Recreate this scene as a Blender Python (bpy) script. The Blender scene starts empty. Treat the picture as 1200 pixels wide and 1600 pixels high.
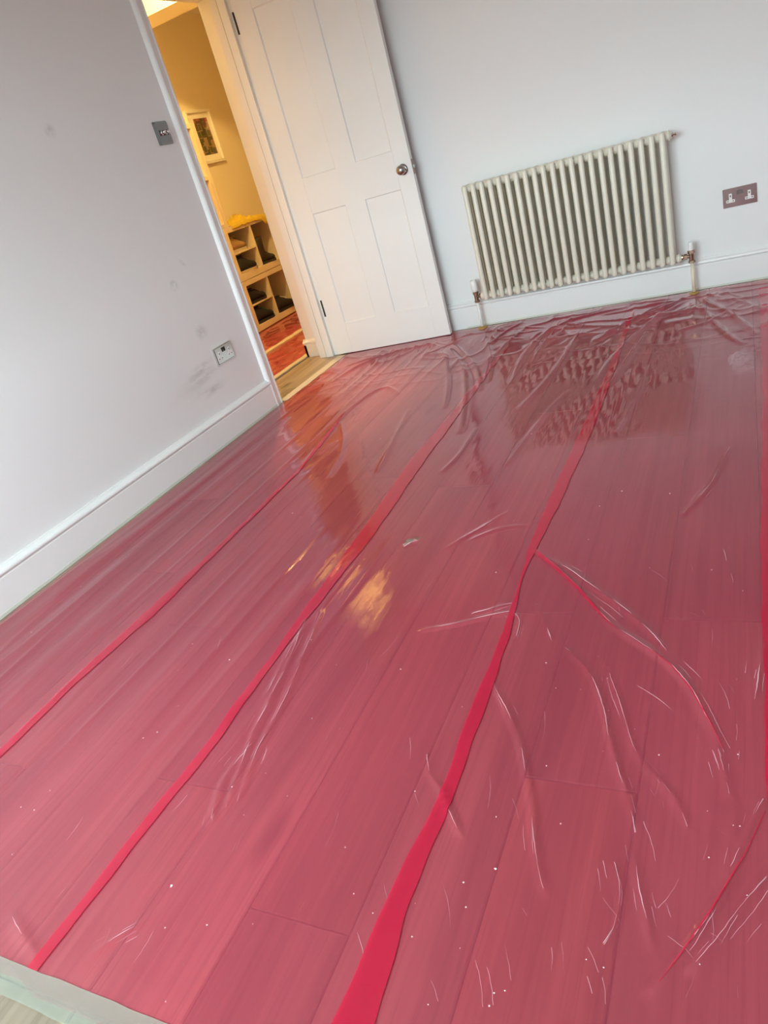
import bpy, bmesh, math, random
import numpy as np
from mathutils import Vector, Matrix, noise as mnoise

random.seed(7)
RNG = np.random.RandomState(11)
S = bpy.context.scene
COL = S.collection

# ------------------------------------------------------------------ camera
F_PX, EUL = 1112.881, (1.10831715, 0.267519259, 0.415688288)
CAM = Vector((2.29808, -4.00355, 1.00538))
cd = bpy.data.cameras.new('camera')
cd.sensor_fit = 'VERTICAL'; cd.sensor_height = 36.0; cd.sensor_width = 27.0
cd.lens = F_PX / 1600 * 36.0
cd.clip_start = 0.02
cam = bpy.data.objects.new('camera', cd); COL.objects.link(cam)
cam.location = CAM; cam.rotation_euler = EUL
S.camera = cam

# ------------------------------------------------------------------ light
S.view_settings.view_transform = 'Standard'
S.view_settings.look = 'None'
S.view_settings.exposure = -0.1
S.view_settings.gamma = 1.0
S.view_settings.use_curve_mapping = False
W = bpy.data.worlds.new('sky'); S.world = W; W.use_nodes = True
wt = W.node_tree; bgn = wt.nodes['Background']
wc = wt.nodes.new('ShaderNodeTexCoord'); wz = wt.nodes.new('ShaderNodeSeparateXYZ'); wr = wt.nodes.new('ShaderNodeValToRGB')
wt.links.new(wc.outputs['Generated'], wz.inputs[0]); wt.links.new(wz.outputs['Z'], wr.inputs['Fac']); wt.links.new(wr.outputs['Color'], bgn.inputs[0])
wr.color_ramp.elements[0].position = 0.0; wr.color_ramp.elements[0].color = (0.09, 0.10, 0.08, 1)      # ground outside
wr.color_ramp.elements[1].position = 0.03; wr.color_ramp.elements[1].color = (0.80, 0.935, 1.0, 1)      # overcast sky
bgn.inputs[1].default_value = 29.0

WIN = (0.25, 2.05, 0.68, 2.10)        # window opening in the back wall: x0, x1, z0, z1
BACK, RIGHT, CEIL = -4.55, 3.55, 2.62
la = bpy.data.lights.new('window_back_offscreen', 'AREA')          # tells the renderer where the sky light comes in
la.shape = 'RECTANGLE'; la.size = WIN[1] - WIN[0]; la.size_y = WIN[3] - WIN[2]
la.cycles.is_portal = True
lo = bpy.data.objects.new('window_back_offscreen', la); COL.objects.link(lo)
lo.location = ((WIN[0] + WIN[1]) / 2, BACK - 0.16, (WIN[2] + WIN[3]) / 2)
lo.rotation_euler = (math.radians(90), 0, 0)               # faces into the room
S.cycles.transparent_max_bounces = 16
S.cycles.max_bounces = 12
S.cycles.diffuse_bounces = 8
S.cycles.sample_clamp_indirect = 6.0

# ------------------------------------------------------------------ helpers
RM = Matrix.Identity(3)
from mathutils import Euler
RM = Euler(EUL).to_matrix()
def floor_pt(px, py, z=0.0):
    """the point of the floor that a pixel of the photograph shows"""
    d = RM @ Vector((px - 600, -(py - 800), -F_PX))
    t = (z - CAM.z) / d.z
    return (CAM.x + t * d.x, CAM.y + t * d.y)

def tag(o, label=None, cat=None, group=None, kind=None):
    if label: o['label'] = label
    if cat: o['category'] = cat
    if group: o['group'] = group
    if kind: o['kind'] = kind
    return o

def empty(name, loc=(0, 0, 0), rz=0.0, parent=None):
    o = bpy.data.objects.new(name, None); COL.objects.link(o)
    o.location = loc; o.rotation_euler = (0, 0, rz); o.empty_display_size = 0.05
    if parent: o.parent = parent
    return o

def obj(name, bm, mat, parent=None, loc=(0, 0, 0), rot=(0, 0, 0), smooth=False):
    me = bpy.data.meshes.new(name)
    bmesh.ops.recalc_face_normals(bm, faces=bm.faces[:])
    bm.to_mesh(me); bm.free()
    if mat: me.materials.append(mat)
    if smooth:
        me.polygons.foreach_set('use_smooth', [True] * len(me.polygons))
    o = bpy.data.objects.new(name, me); COL.objects.link(o)
    o.location = loc; o.rotation_euler = rot
    if parent: o.parent = parent
    return o

def raw(name, verts, faces, mat, parent=None, smooth=False):
    me = bpy.data.meshes.new(name)
    me.from_pydata(verts, [], faces)
    if mat: me.materials.append(mat)
    if smooth: me.polygons.foreach_set('use_smooth', [True] * len(me.polygons))
    o = bpy.data.objects.new(name, me); COL.objects.link(o)
    if parent: o.parent = parent
    return o

def up_faces(V, Fc):
    """wind every face so that it looks up"""
    out = []
    for f in Fc:
        a, b, c = (Vector(V[k]) for k in f[:3])
        out.append(tuple(f) if (b - a).cross(c - a).z >= 0 else tuple(f[::-1]))
    return V, out

def box(bm, x0, x1, y0, y1, z0, z1, bev=0.0, seg=1):
    r = bmesh.ops.create_cube(bm, size=1.0)
    vs = r['verts']
    for v in vs:
        v.co = Vector(((x0 + x1) / 2 + v.co.x * (x1 - x0), (y0 + y1) / 2 + v.co.y * (y1 - y0), (z0 + z1) / 2 + v.co.z * (z1 - z0)))
    if bev:
        es = list({e for v in vs for e in v.link_edges})
        bmesh.ops.bevel(bm, geom=es, offset=bev, segments=seg, affect='EDGES', profile=0.5)

def NB(*a, **k):
    bm = bmesh.new(); box(bm, *a, **k); return bm

def cyl(bm, p0, p1, r0, r1=None, n=16, caps=True):
    r1 = r0 if r1 is None else r1
    p0, p1 = Vector(p0), Vector(p1)
    d = p1 - p0
    q = d.to_track_quat('Z', 'Y').to_matrix().to_4x4()
    bmesh.ops.create_cone(bm, cap_ends=caps, cap_tris=False, segments=n, radius1=r0, radius2=r1, depth=d.length,
                          matrix=Matrix.Translation((p0 + p1) / 2) @ q)

def lathe(bm, prof, axis_m=Matrix.Identity(4), n=20):
    """prof: list of (r, z); spun about Z, then moved by axis_m"""
    rings = []
    for r, z in prof:
        if r < 1e-6:
            rings.append([bm.verts.new(axis_m @ Vector((0, 0, z)))])
        else:
            rings.append([bm.verts.new(axis_m @ Vector((r * math.cos(2 * math.pi * k / n), r * math.sin(2 * math.pi * k / n), z))) for k in range(n)])
    for a, b in zip(rings, rings[1:]):
        for k in range(n):
            k2 = (k + 1) % n
            if len(a) == 1 and len(b) == 1: continue
            if len(a) == 1: bm.faces.new((a[0], b[k], b[k2]))
            elif len(b) == 1: bm.faces.new((a[k], a[k2], b[0]))
            else: bm.faces.new((a[k], a[k2], b[k2], b[k]))

def prism(bm, prof, path0, path1, up=Vector((0, 0, 1)), out=Vector((1, 0, 0))):
    """profile (out, up) extruded from path0 to path1"""
    p0, p1 = Vector(path0), Vector(path1)
    a = [bm.verts.new(p0 + out * u + up * v) for u, v in prof]
    b = [bm.verts.new(p1 + out * u + up * v) for u, v in prof]
    n = len(prof)
    for k in range(n):
        bm.faces.new((a[k], a[(k + 1) % n], b[(k + 1) % n], b[k]))
    bm.faces.new(a[::-1]); bm.faces.new(b)

# ------------------------------------------------------------------ materials
class NT:
    def __init__(s, name):
        s.m = bpy.data.materials.new(name); s.m.use_nodes = True
        s.t = s.m.node_tree; s.t.nodes.clear()
        s.out = s.n('ShaderNodeOutputMaterial')
    def n(s, typ, **k):
        nd = s.t.nodes.new(typ)
        for a, v in k.items(): setattr(nd, a, v)
        return nd
    def l(s, a, b): s.t.links.new(a, b)
    def set(s, nd, **k):
        for a, v in k.items(): nd.inputs[a.replace('_', ' ')].default_value = v
        return nd
    def ramp(s, fac, stops):
        r = s.n('ShaderNodeValToRGB'); e = r.color_ramp.elements
        while len(e) < len(stops): e.new(0.5)
        for el, (p, c) in zip(e, stops): el.position = p; el.color = (*c, 1) if len(c) == 3 else c
        s.l(fac, r.inputs['Fac']); return r.outputs['Color']
    def mix(s, fac, a, b, mode='MIX'):
        m = s.n('ShaderNodeMix', data_type='RGBA', blend_type=mode)
        for sock, v in ((m.inputs[0], fac), (m.inputs[6], a), (m.inputs[7], b)):
            if hasattr(v, 'is_linked') or hasattr(v, 'node'): s.l(v, sock)
            elif isinstance(v, (int, float)): sock.default_value = v
            else: sock.default_value = (*v, 1)
        return m.outputs[2]
    def math(s, op, a, b=0.0, c=0.0):
        m = s.n('ShaderNodeMath', operation=op)
        for sock, v in zip(m.inputs, (a, b, c)):
            if isinstance(v, (int, float)): sock.default_value = v
            else: s.l(v, sock)
        return m.outputs[0]
    def noise(s, vec, scale, detail=3, rough=0.5, dist=0.0):
        nn = s.set(s.n('ShaderNodeTexNoise'), Scale=scale, Detail=detail, Roughness=rough, Distortion=dist)
        if vec is not None: s.l(vec, nn.inputs['Vector'])
        return nn.outputs['Fac']
    def coord(s, kind='Object', scale=(1, 1, 1), loc=(0, 0, 0)):
        tc = s.n('ShaderNodeTexCoord'); mp = s.n('ShaderNodeMapping')
        mp.inputs['Scale'].default_value = scale; mp.inputs['Location'].default_value = loc
        s.l(tc.outputs[kind], mp.inputs['Vector']); return mp.outputs['Vector']
    def bump(s, h, strength=0.2, dist=0.01):
        b = s.set(s.n('ShaderNodeBump'), Strength=strength, Distance=dist); s.l(h, b.inputs['Height']); return b.outputs['Normal']
    def pbsdf(s, color, rough=0.5, metal=0.0, normal=None, **k):
        p = s.n('ShaderNodeBsdfPrincipled')
        for nm, v in (('Base Color', color), ('Roughness', rough), ('Metallic', metal)):
            if isinstance(v, tuple): p.inputs[nm].default_value = (*v, 1)
            elif isinstance(v, (int, float)): p.inputs[nm].default_value = v
            else: s.l(v, p.inputs[nm])
        for nm, v in k.items(): p.inputs[nm.replace('_', ' ')].default_value = v
        if normal is not None: s.l(normal, p.inputs['Normal'])
        s.l(p.outputs[0], s.out.inputs['Surface']); return p

def simple(name, color, rough=0.5, metal=0.0, var=0.06, scale=30, bump=0.05, **k):
    """plain paint, metal or plastic with a little mottling and relief"""
    t = NT(name)
    v = t.coord('Object')
    nz = t.noise(v, scale, 4)
    c = t.mix(nz, tuple(x * (1 - var) for x in color), tuple(min(1, x * (1 + var)) for x in color))
    t.pbsdf(c, rough, metal, t.bump(t.noise(v, scale * 6, 2), bump, 0.002), **k)
    return t.m

def wall_mat(name, color, smudges=()):
    t = NT(name)
    v = t.coord('Object')
    c = t.mix(t.noise(v, 1.3, 4), tuple(x * 0.97 for x in color), tuple(min(1, x * 1.03) for x in color))
    if smudges:
        sx = t.n('ShaderNodeSeparateXYZ'); t.l(v, sx.inputs[0])
        for (cy, cz, ry, rz, ang, amt, ns) in smudges:
            dy = t.math('SUBTRACT', sx.outputs['Y'], cy); dz = t.math('SUBTRACT', sx.outputs['Z'], cz)
            ca, sa = math.cos(ang), math.sin(ang)
            u = t.math('DIVIDE', t.math('ADD', t.math('MULTIPLY', dy, ca), t.math('MULTIPLY', dz, sa)), ry)
            w = t.math('DIVIDE', t.math('SUBTRACT', t.math('MULTIPLY', dz, ca), t.math('MULTIPLY', dy, sa)), rz)
            d = t.math('ADD', t.math('MULTIPLY', u, u), t.math('MULTIPLY', w, w))
            m = t.math('SUBTRACT', 1.0, t.math('SQRT', d)); 
            g = t.math('MULTIPLY', t.math('SUBTRACT', t.noise(t.coord('Object', (1, .3 if ry > 2 * rz else 1, 1)), ns, 5, 0.65), 0.38), 2.2)
            g = t.math('MULTIPLY', t.math('MAXIMUM', m, 0.0), t.math('MINIMUM', t.math('MAXIMUM', g, 0.0), 1.0))
            g = t.math('MINIMUM', t.math('MULTIPLY', g, amt * 2), amt)
            c = t.mix(g, c, (0.16, 0.15, 0.14))
    t.pbsdf(c, 0.62, 0, t.bump(t.noise(v, 160, 3), 0.05, 0.002))
    return t.m

def wood_mat(name, dark, light):
    t = NT(name)
    inf = t.n('ShaderNodeObjectInfo')
    tc = t.n('ShaderNodeTexCoord')
    off = t.n('ShaderNodeVectorMath', operation='SCALE'); t.l(inf.outputs['Location'], off.inputs[0]); off.inputs['Scale'].default_value = 3.37
    add = t.n('ShaderNodeVectorMath', operation='ADD'); t.l(tc.outputs['Object'], add.inputs[0]); t.l(off.outputs[0], add.inputs[1])
    def mp(sc):
        m = t.n('ShaderNodeMapping'); m.inputs['Scale'].default_value = sc; t.l(add.outputs[0], m.inputs['Vector']); return m.outputs[0]
    big = t.noise(mp((7, 0.55, 7)), 1.0, 4, 0.55, 0.7)
    grain = t.noise(mp((150, 3.2, 60)), 1.0, 3, 0.6, 0.3)
    wv = t.set(t.n('ShaderNodeTexWave', wave_type='BANDS', bands_direction='X'), Scale=1.1, Distortion=9.0, Detail=3.0, Detail_Scale=1.4)
    t.l(mp((9, 0.5, 9)), wv.inputs['Vector'])
    c = t.mix(t.ramp(big, [(0.34, (0, 0, 0)), (0.66, (1, 1, 1))]), dark, light)
    c = t.mix(t.math('MULTIPLY', wv.outputs['Fac'], 0.16), c, tuple(x * 0.62 for x in dark))
    c = t.mix(t.math('MULTIPLY', t.ramp(grain, [(0.36, (1, 1, 1)), (0.5, (0, 0, 0))]), 0.24), c, tuple(x * 0.45 for x in dark))
    vor = t.set(t.n('ShaderNodeTexVoronoi'), Scale=1.0); t.l(mp((5.0, 1.6, 5.0)), vor.inputs['Vector'])
    knot = t.ramp(vor.outputs['Distance'], [(0.04, (1, 1, 1)), (0.13, (0, 0, 0))])
    c = t.mix(t.math('MULTIPLY', knot, 0.75), c, tuple(x * 0.35 for x in dark))
    at = t.n('ShaderNodeAttribute', attribute_type='OBJECT', attribute_name='tone')
    c = t.mix(1.0, c, at.outputs['Color'], 'MULTIPLY')
    t.pbsdf(c, 0.42, 0, t.bump(grain, 0.12, 0.001))
    return t.m

def film_mat(name, body, tint, milky=0.4):
    """thin coloured polythene: part scattering, part clear, glossy on both faces, finely wrinkled"""
    t = NT(name)
    v = t.coord('Object', (1, 1, 1))
    fine = t.noise(t.coord('Object', (55, 16, 30)), 1.0, 3, 0.6, 1.2)
    streak = t.noise(t.coord('Object', (24, 2.0, 20)), 1.0, 3, 0.5, 0.4)
    patch = t.ramp(t.noise(v, 2.6, 3), [(0.46, (0, 0, 0)), (0.66, (1, 1, 1))])
    h = t.math('ADD', t.math('MULTIPLY', streak, 0.55), t.math('MULTIPLY', t.math('MULTIPLY', fine, patch), 0.75))
    nrm = t.bump(h, 0.13, 0.012)
    df = t.n('ShaderNodeBsdfDiffuse'); df.inputs[0].default_value = (*body, 1)
    tr = t.n('ShaderNodeBsdfTranslucent'); tr.inputs[0].default_value = (*body, 1)
    cl = t.n('ShaderNodeBsdfTransparent'); cl.inputs[0].default_value = (*tint, 1)
    gl = t.set(t.n('ShaderNodeBsdfGlossy'), Roughness=0.055); gl.inputs[0].default_value = (1, 1, 1, 1)
    for nd in (df, tr, gl): t.l(nrm, nd.inputs['Normal'])
    sc = t.n('ShaderNodeMixShader'); sc.inputs[0].default_value = 0.25; t.l(df.outputs[0], sc.inputs[1]); t.l(tr.outputs[0], sc.inputs[2])
    bd = t.n('ShaderNodeMixShader'); t.l(cl.outputs[0], bd.inputs[1]); t.l(sc.outputs[0], bd.inputs[2])
    cloud = t.noise(t.coord('Object', (2.2, 0.8, 2)), 1.0, 4, 0.6)
    t.l(t.math('MULTIPLY_ADD', cloud, 0.22, milky - 0.11), bd.inputs[0])
    fr = t.set(t.n('ShaderNodeFresnel'), IOR=1.5); t.l(nrm, fr.inputs['Normal'])
    sh = t.n('ShaderNodeMixShader'); t.l(t.math('MINIMUM', t.math('MULTIPLY', fr.outputs[0], 1.0), 0.9), sh.inputs[0])
    t.l(bd.outputs[0], sh.inputs[1]); t.l(gl.outputs[0], sh.inputs[2])
    t.l(sh.outputs[0], t.out.inputs['Surface'])
    return t.m

def tape_mat(name, color, clear=0.3):
    t = NT(name)
    v = t.coord('Object')
    nz = t.noise(v, 45, 4, 0.6)
    c = t.mix(nz, tuple(x * 0.88 for x in color), color)
    df = t.n('ShaderNodeBsdfDiffuse'); t.l(c, df.inputs[0]); t.l(t.bump(t.noise(v, 30, 3), 0.3, 0.004), df.inputs['Normal'])
    cl = t.n('ShaderNodeBsdfTransparent'); cl.inputs[0].default_value = (0.95, 0.97, 0.93, 1)
    gl = t.set(t.n('ShaderNodeBsdfGlossy'), Roughness=0.3)
    a = t.n('ShaderNodeMixShader'); a.inputs[0].default_value = 1 - clear; t.l(cl.outputs[0], a.inputs[1]); t.l(df.outputs[0], a.inputs[2])
    b = t.n('ShaderNodeMixShader'); b.inputs[0].default_value = 0.05; t.l(a.outputs[0], b.inputs[1]); t.l(gl.outputs[0], b.inputs[2])
    t.l(b.outputs[0], t.out.inputs['Surface']); return t.m

LEFT_SMUDGES = [  # y, z, half length, half height, tilt, strength, grain
    (-1.42, 0.372, 0.17, 0.030, 0.10, 0.42, 26), (-1.42, 0.335, 0.16, 0.035, 0.08, 0.30, 30), (-1.40, 0.262, 0.14, 0.030, 0.05, 0.30, 30), (-1.50, 0.31, 0.24, 0.10, 0.0, 0.10, 14),
    (-1.39, 0.755, 0.03, 0.03, 0.3, 0.75, 30), (-1.33, 0.52, 0.05, 0.045, 0, 0.35, 18), (-1.28, 0.83, 0.012, 0.03, 0.7, 0.5, 40),
    (-1.72, 1.42, 0.035, 0.03, 0.2, 0.4, 22)]
M = {}
M['wall'] = wall_mat('wall_paint_white', (0.77, 0.77, 0.765), LEFT_SMUDGES)
M['wall_far'] = wall_mat('wall_paint_white_plain', (0.77, 0.77, 0.765))
M['hall_wall'] = wall_mat('hall_wall_paint_cream', (0.80, 0.74, 0.58))
M['ceil'] = wall_mat('ceiling_paint', (0.82, 0.82, 0.80))
M['trim'] = simple('trim_gloss_white', (0.79, 0.79, 0.78), 0.32, 0, 0.015, 8, 0.03)
M['door'] = simple('door_eggshell_white', (0.77, 0.765, 0.745), 0.4, 0, 0.02, 6, 0.03)
M['oak'] = wood_mat('oak_boards', (0.22, 0.175, 0.125), (0.47, 0.385, 0.285))
M['film'] = film_mat('pink_film', (0.97, 0.135, 0.215), (0.99, 0.60, 0.66), 0.345)
M['overlap'] = film_mat('crimson_film_overlap', (0.88, 0.025, 0.095), (0.95, 0.35, 0.45), 0.55)
M['crease'] = film_mat('pink_film_crease', (1.0, 0.66, 0.72), (0.98, 0.7, 0.75), 0.72)
M['tape'] = tape_mat('masking_tape_pale', (0.56, 0.585, 0.51), 0.72)
M['tape3'] = tape_mat('masking_tape_cream', (0.78, 0.78, 0.68), 0.10)
M['tape2'] = tape_mat('masking_tape_beige', (0.70, 0.64, 0.52), 0.15)
M['rad'] = simple('radiator_enamel_cream', (0.72, 0.69, 0.585), 0.35, 0, 0.03, 20, 0.03)
M['brass'] = simple('aged_bronze', (0.30, 0.20, 0.14), 0.28, 1.0, 0.2, 40)
M['chrome'] = simple('chrome', (0.80, 0.80, 0.79), 0.12, 1.0, 0.05)
M['steel'] = simple('satin_steel', (0.62, 0.62, 0.62), 0.15, 1.0, 0.04)
M['darksteel'] = simple('dark_steel', (0.27, 0.28, 0.28), 0.28, 1.0, 0.08)
M['knob'] = simple('knob_pewter', (0.36, 0.34, 0.31), 0.26, 1.0, 0.12)
M['white_plastic'] = simple('white_plastic', (0.82, 0.82, 0.80), 0.4)
M['pipe_white'] = simple('pipe_white', (0.80, 0.81, 0.80), 0.4)
M['pipe_cream'] = simple('pipe_cream', (0.74, 0.66, 0.50), 0.42)
M['black'] = simple('black_plastic', (0.02, 0.02, 0.02), 0.45)
M['collar'] = simple('pipe_collar_brass', (0.42, 0.27, 0.07), 0.45, 0.3, 0.2)
M['dark_slot'] = simple('hinge_dark', (0.06, 0.05, 0.045), 0.5, 0.6)
M['shelf'] = simple('shelf_pale_veneer', (0.66, 0.58, 0.45), 0.45, 0, 0.06, 12)
M['frame_white'] = simple('frame_white', (0.78, 0.76, 0.70), 0.4)
M['mat'] = simple('picture_mount', (0.84, 0.82, 0.76), 0.8)
M['leather_black'] = simple('shoe_black', (0.006, 0.006, 0.008), 0.75, 0, 0.2)
M['leather_brown'] = simple('boot_brown', (0.022, 0.012, 0.008), 0.7, 0, 0.2)
M['suede_tan'] = simple('shoe_tan', (0.32, 0.19, 0.09), 0.7, 0, 0.2)
M['suede_beige'] = simple('shoe_beige', (0.42, 0.34, 0.26), 0.8, 0, 0.2)
M['rubber'] = simple('sole_dark', (0.012, 0.011, 0.010), 0.7)
M['lace_white'] = simple('lace_white', (0.8, 0.8, 0.8), 0.7)
M['green'] = simple('shoe_green', (0.02, 0.20, 0.08), 0.6)
M['cloth'] = simple('cloth_yellow', (0.60, 0.42, 0.035), 0.85, 0, 0.12, 25, 0.2)
M['grit'] = simple('plaster_grit', (0.85, 0.82, 0.78), 0.8)
def art():
    t = NT('abstract_print')
    v = t.coord('Object', (1, 11, 9))
    vo = t.set(t.n('ShaderNodeTexVoronoi', distance='CHEBYCHEV'), Scale=1.6, Randomness=0.8); t.l(v, vo.inputs['Vector'])
    c = t.ramp(t.math('FRACT', t.math('MULTIPLY', vo.outputs['Distance'], 2.3)), [(0.0, (0.02, 0.03, 0.02)), (0.35, (0.10, 0.09, 0.02)), (0.6, (0.03, 0.06, 0.03)), (0.85, (0.30, 0.20, 0.10))])
    s = t.n('ShaderNodeSeparateXYZ'); t.l(t.coord('Object'), s.inputs[0])
    top = t.ramp(t.math('ADD', t.math('MULTIPLY', s.outputs['Z'], 3.2), t.math('MULTIPLY', t.noise(v, 1.2, 2), 0.5)), [(0.46, (0, 0, 0)), (0.62, (1, 1, 1))])
    c2 = t.ramp(t.noise(v, 1.5, 2), [(0.4, (0.08, 0.04, 0.03)), (0.52, (0.35, 0.06, 0.04)), (0.62, (0.55, 0.5, 0.4))])
    t.pbsdf(t.mix(top, c, c2), 0.35); return t.m
M['art'] = art()
t = NT('window_glass'); g = t.n('ShaderNodeBsdfTransparent'); g.inputs[0].default_value = (0.96, 0.98, 0.97, 1)
gg = t.set(t.n('ShaderNodeBsdfGlossy'), Roughness=0.02); mx = t.n('ShaderNodeMixShader'); mx.inputs[0].default_value = 0.06
t.l(g.outputs[0], mx.inputs[1]); t.l(gg.outputs[0], mx.inputs[2]); t.l(mx.outputs[0], t.out.inputs['Surface']); M['glass'] = t.m

# ------------------------------------------------------------------ the room shell
WX = -0.29                     # hall face of the thick left wall
DY0, DY1, DZ = -0.925, -0.06, 1.985   # door opening in the left wall
HX, HY0, HY1, HC = -1.75, -2.2, 2.9, 2.46   # hall: far wall x, ends, ceiling
def struct(name, bm, mat, parent=None, label=None, **k):
    o = obj(name, bm, mat, parent, **k)
    if parent is None: o['kind'] = 'structure'
    if label: o['label'] = label
    return o

bm = bmesh.new()
box(bm, WX, 0, BACK - 0.15, DY0, -0.02, CEIL)
box(bm, WX, 0, DY0, DY1, DZ, CEIL)
box(bm, WX, 0, DY1, 0.15, -0.02, CEIL)
struct('wall_left', bm, M['wall'], label='white painted wall with grey scuffs beside the doorway')
struct('wall_far', NB(0, RIGHT + 0.15, 0, 0.15, -0.02, CEIL), M['wall_far'], label='plain white wall behind the radiator')
struct('wall_right', NB(RIGHT, RIGHT + 0.15, BACK - 0.15, 0, -0.02, CEIL), M['wall_far'], label='plain white wall opposite the doorway')
bm = bmesh.new()
box(bm, 0, WIN[0], BACK - 0.15, BACK, -0.02, CEIL); box(bm, WIN[1], RIGHT, BACK - 0.15, BACK, -0.02, CEIL)
box(bm, WIN[0], WIN[1], BACK - 0.15, BACK, -0.02, WIN[2]); box(bm, WIN[0], WIN[1], BACK - 0.15, BACK, WIN[3], CEIL)
struct('wall_back', bm, M['wall_far'], label='white wall with the window opening')
struct('ceiling', NB(0, RIGHT, BACK, 0, CEIL, CEIL + 0.1), M['ceil'], label='flat white ceiling')

# window
wn = empty('window_1', ((WIN[0] + WIN[1]) / 2, BACK - 0.07, WIN[2])); tag(wn, 'white framed sash window in the wall opposite the radiator', kind='structure')
hw, hh = (WIN[1] - WIN[0]) / 2, WIN[3] - WIN[2]
for n_, b_ in (('window_frame', (-hw, -hw + .06)), ('window_frame', (hw - .06, hw))):
    obj(n_, NB(*b_, -.05, .05, 0, hh, bev=.004), M['trim'], wn)
for z_ in (0, hh / 2 - .025, hh - .06):
    obj('window_rail', NB(-hw + .06, hw - .06, -.04, .04, z_, z_ + .05, bev=.004), M['trim'], wn)
obj('window_mullion', NB(-.03, .03, -.045, .045, .05, hh - .06, bev=.004), M['trim'], wn)
for sx in (-1, 1):
    for z_ in (.05, hh / 2 + .025):
        obj('pane', NB(min(sx * .03, sx * (hw - .06)), max(sx * .03, sx * (hw - .06)), -.003, .003, z_, z_ + hh / 2 - .08), M['glass'], wn)
obj('window_sill', NB(-hw - .06, hw + .06, .07, .19, -.035, 0, bev=.006, seg=2), M['trim'], wn)

# hall shell
struct('wall_hall_far', NB(HX - .15, HX, HY0, HY1, -.02, HC), M['hall_wall'], label='cream hallway wall behind the shoe shelf')
struct('wall_hall_end', NB(HX - .15, WX, HY1, HY1 + .15, -.02, HC), M['hall_wall'], label='cream wall at the end of the hallway')
struct('wall_hall_back', NB(HX - .15, WX, HY0 - .15, HY0, -.02, HC), M['hall_wall'], label='cream wall at the near end of the hallway')
struct('wall_hall_near', NB(WX, WX + .14, .15, HY1, -.02, HC), M['hall_wall'], label='cream hallway wall past the doorway')
struct('ceiling_hall', NB(HX - .15, WX, HY0, HY1, HC, HC + .1), M['ceil'], label='hallway ceiling')
struct('trim_beam', NB(HX, WX, .592, .875, 2.2, HC + .001), M['hall_wall'], label='boxed beam across the hallway ceiling')

# skirting boards (profile: out from the wall, up)
def skirting_prof(h=.152, th=.02):
    p = [(0, 0), (th, 0), (th, h - .036), (th - .003, h - .033), (th - .003, h - .030)]
    for k in range(7):
        a = -math.pi / 2 + math.pi * k / 6
        p.append((th - .004 + .0085 * math.cos(a), h - .020 + .0095 * math.sin(a)))
    p += [(th - .007, h - .009), (th - .011, h - .004), (th - .013, h), (0, h)]
    return p
bm = bmesh.new(); prism(bm, skirting_prof(), (0, BACK, 0), (0, -.985, 0))
struct('baseboard_left', bm, M['trim'], label='tall white skirting board along the scuffed wall')
bm = bmesh.new(); prism(bm, skirting_prof(), (0.02, 0, 0), (RIGHT, 0, 0), out=Vector((0, -1, 0)))
struct('baseboard_far', bm, M['trim'], label='white skirting board below the radiator')
bm = bmesh.new(); prism(bm, skirting_prof(), (RIGHT, BACK, 0), (RIGHT, 0, 0), out=Vector((-1, 0, 0)))
struct('baseboard_right', bm, M['trim'], label='white skirting board on the wall opposite the doorway')
bm = bmesh.new(); prism(bm, skirting_prof(), (0.02, BACK, 0), (RIGHT, BACK, 0), out=Vector((0, 1, 0)))
struct('baseboard_back', bm, M['trim'], label='white skirting board under the window')
bm = bmesh.new()
prism(bm, skirting_prof(.115, .016), (WX - .016, DY1, 0), (-.165, DY1, 0), out=Vector((0, -1, 0)))
prism(bm, skirting_prof(.115, .016), (WX, DY1 - .016, 0), (WX, HY1, 0), out=Vector((-1, 0, 0)))
struct('baseboard_hall', bm, M['trim'], label='small white skirting block at the foot of the door jamb')

# architrave: profile across its width (u from the opening outwards, v out of the wall)
ARC = [(0, 0), (0, .013), (.004, .016), (.010, .016), (.014, .0125), (.040, .015), (.046, .020), (.054, .0225), (.062, .0215), (.068, .016), (.070, .006), (.070, 0)]
def architrave(name, y_in, sgn, z0, z1, label):
    bm = bmesh.new()
    prism(bm, ARC, (0, y_in, z0), (0, y_in, z1), up=Vector((1, 0, 0)), out=Vector((0, sgn, 0)))
    struct(name, bm, M['trim'], label=label)
architrave('trim_1', -.925, -1, 0, DZ + .07, 'white moulded architrave between light switch and doorway')
architrave('trim_2', -.128, 1, 0, DZ + .07, 'white moulded architrave behind the open door')
bm = bmesh.new(); prism(bm, ARC, (0, -.925, DZ - .01), (0, -.128, DZ - .01), up=Vector((1, 0, 0)), out=Vector((0, 0, 1)))
struct('trim_3', bm, M['trim'], label='white moulded architrave over the doorway')
# door lining with its stop
bm = bmesh.new()
box(bm, -.165, 0, -.130, DY1, 0, DZ, bev=.002)               # hinge side
box(bm, -.165, -.118, -.150, -.130, 0, DZ, bev=.0025, seg=2)
box(bm, -.112, -.064, -.156, -.130, 0, DZ, bev=.0025, seg=2)
struct('trim_4', bm, M['trim'], label='white stepped door jamb on the hinge side')
bm = bmesh.new(); box(bm, -.165, 0, DY0, DY0 + .012, 0, DZ, bev=.002); box(bm, -.165, 0, DY0 + .012, -.13, DZ - .025, DZ, bev=.002)
box(bm, -.112, -.064, DY0 + .012, -.15, DZ - .045, DZ - .025, bev=.002)
struct('trim_5', bm, M['trim'], label='white door lining on the latch side and head')

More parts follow.
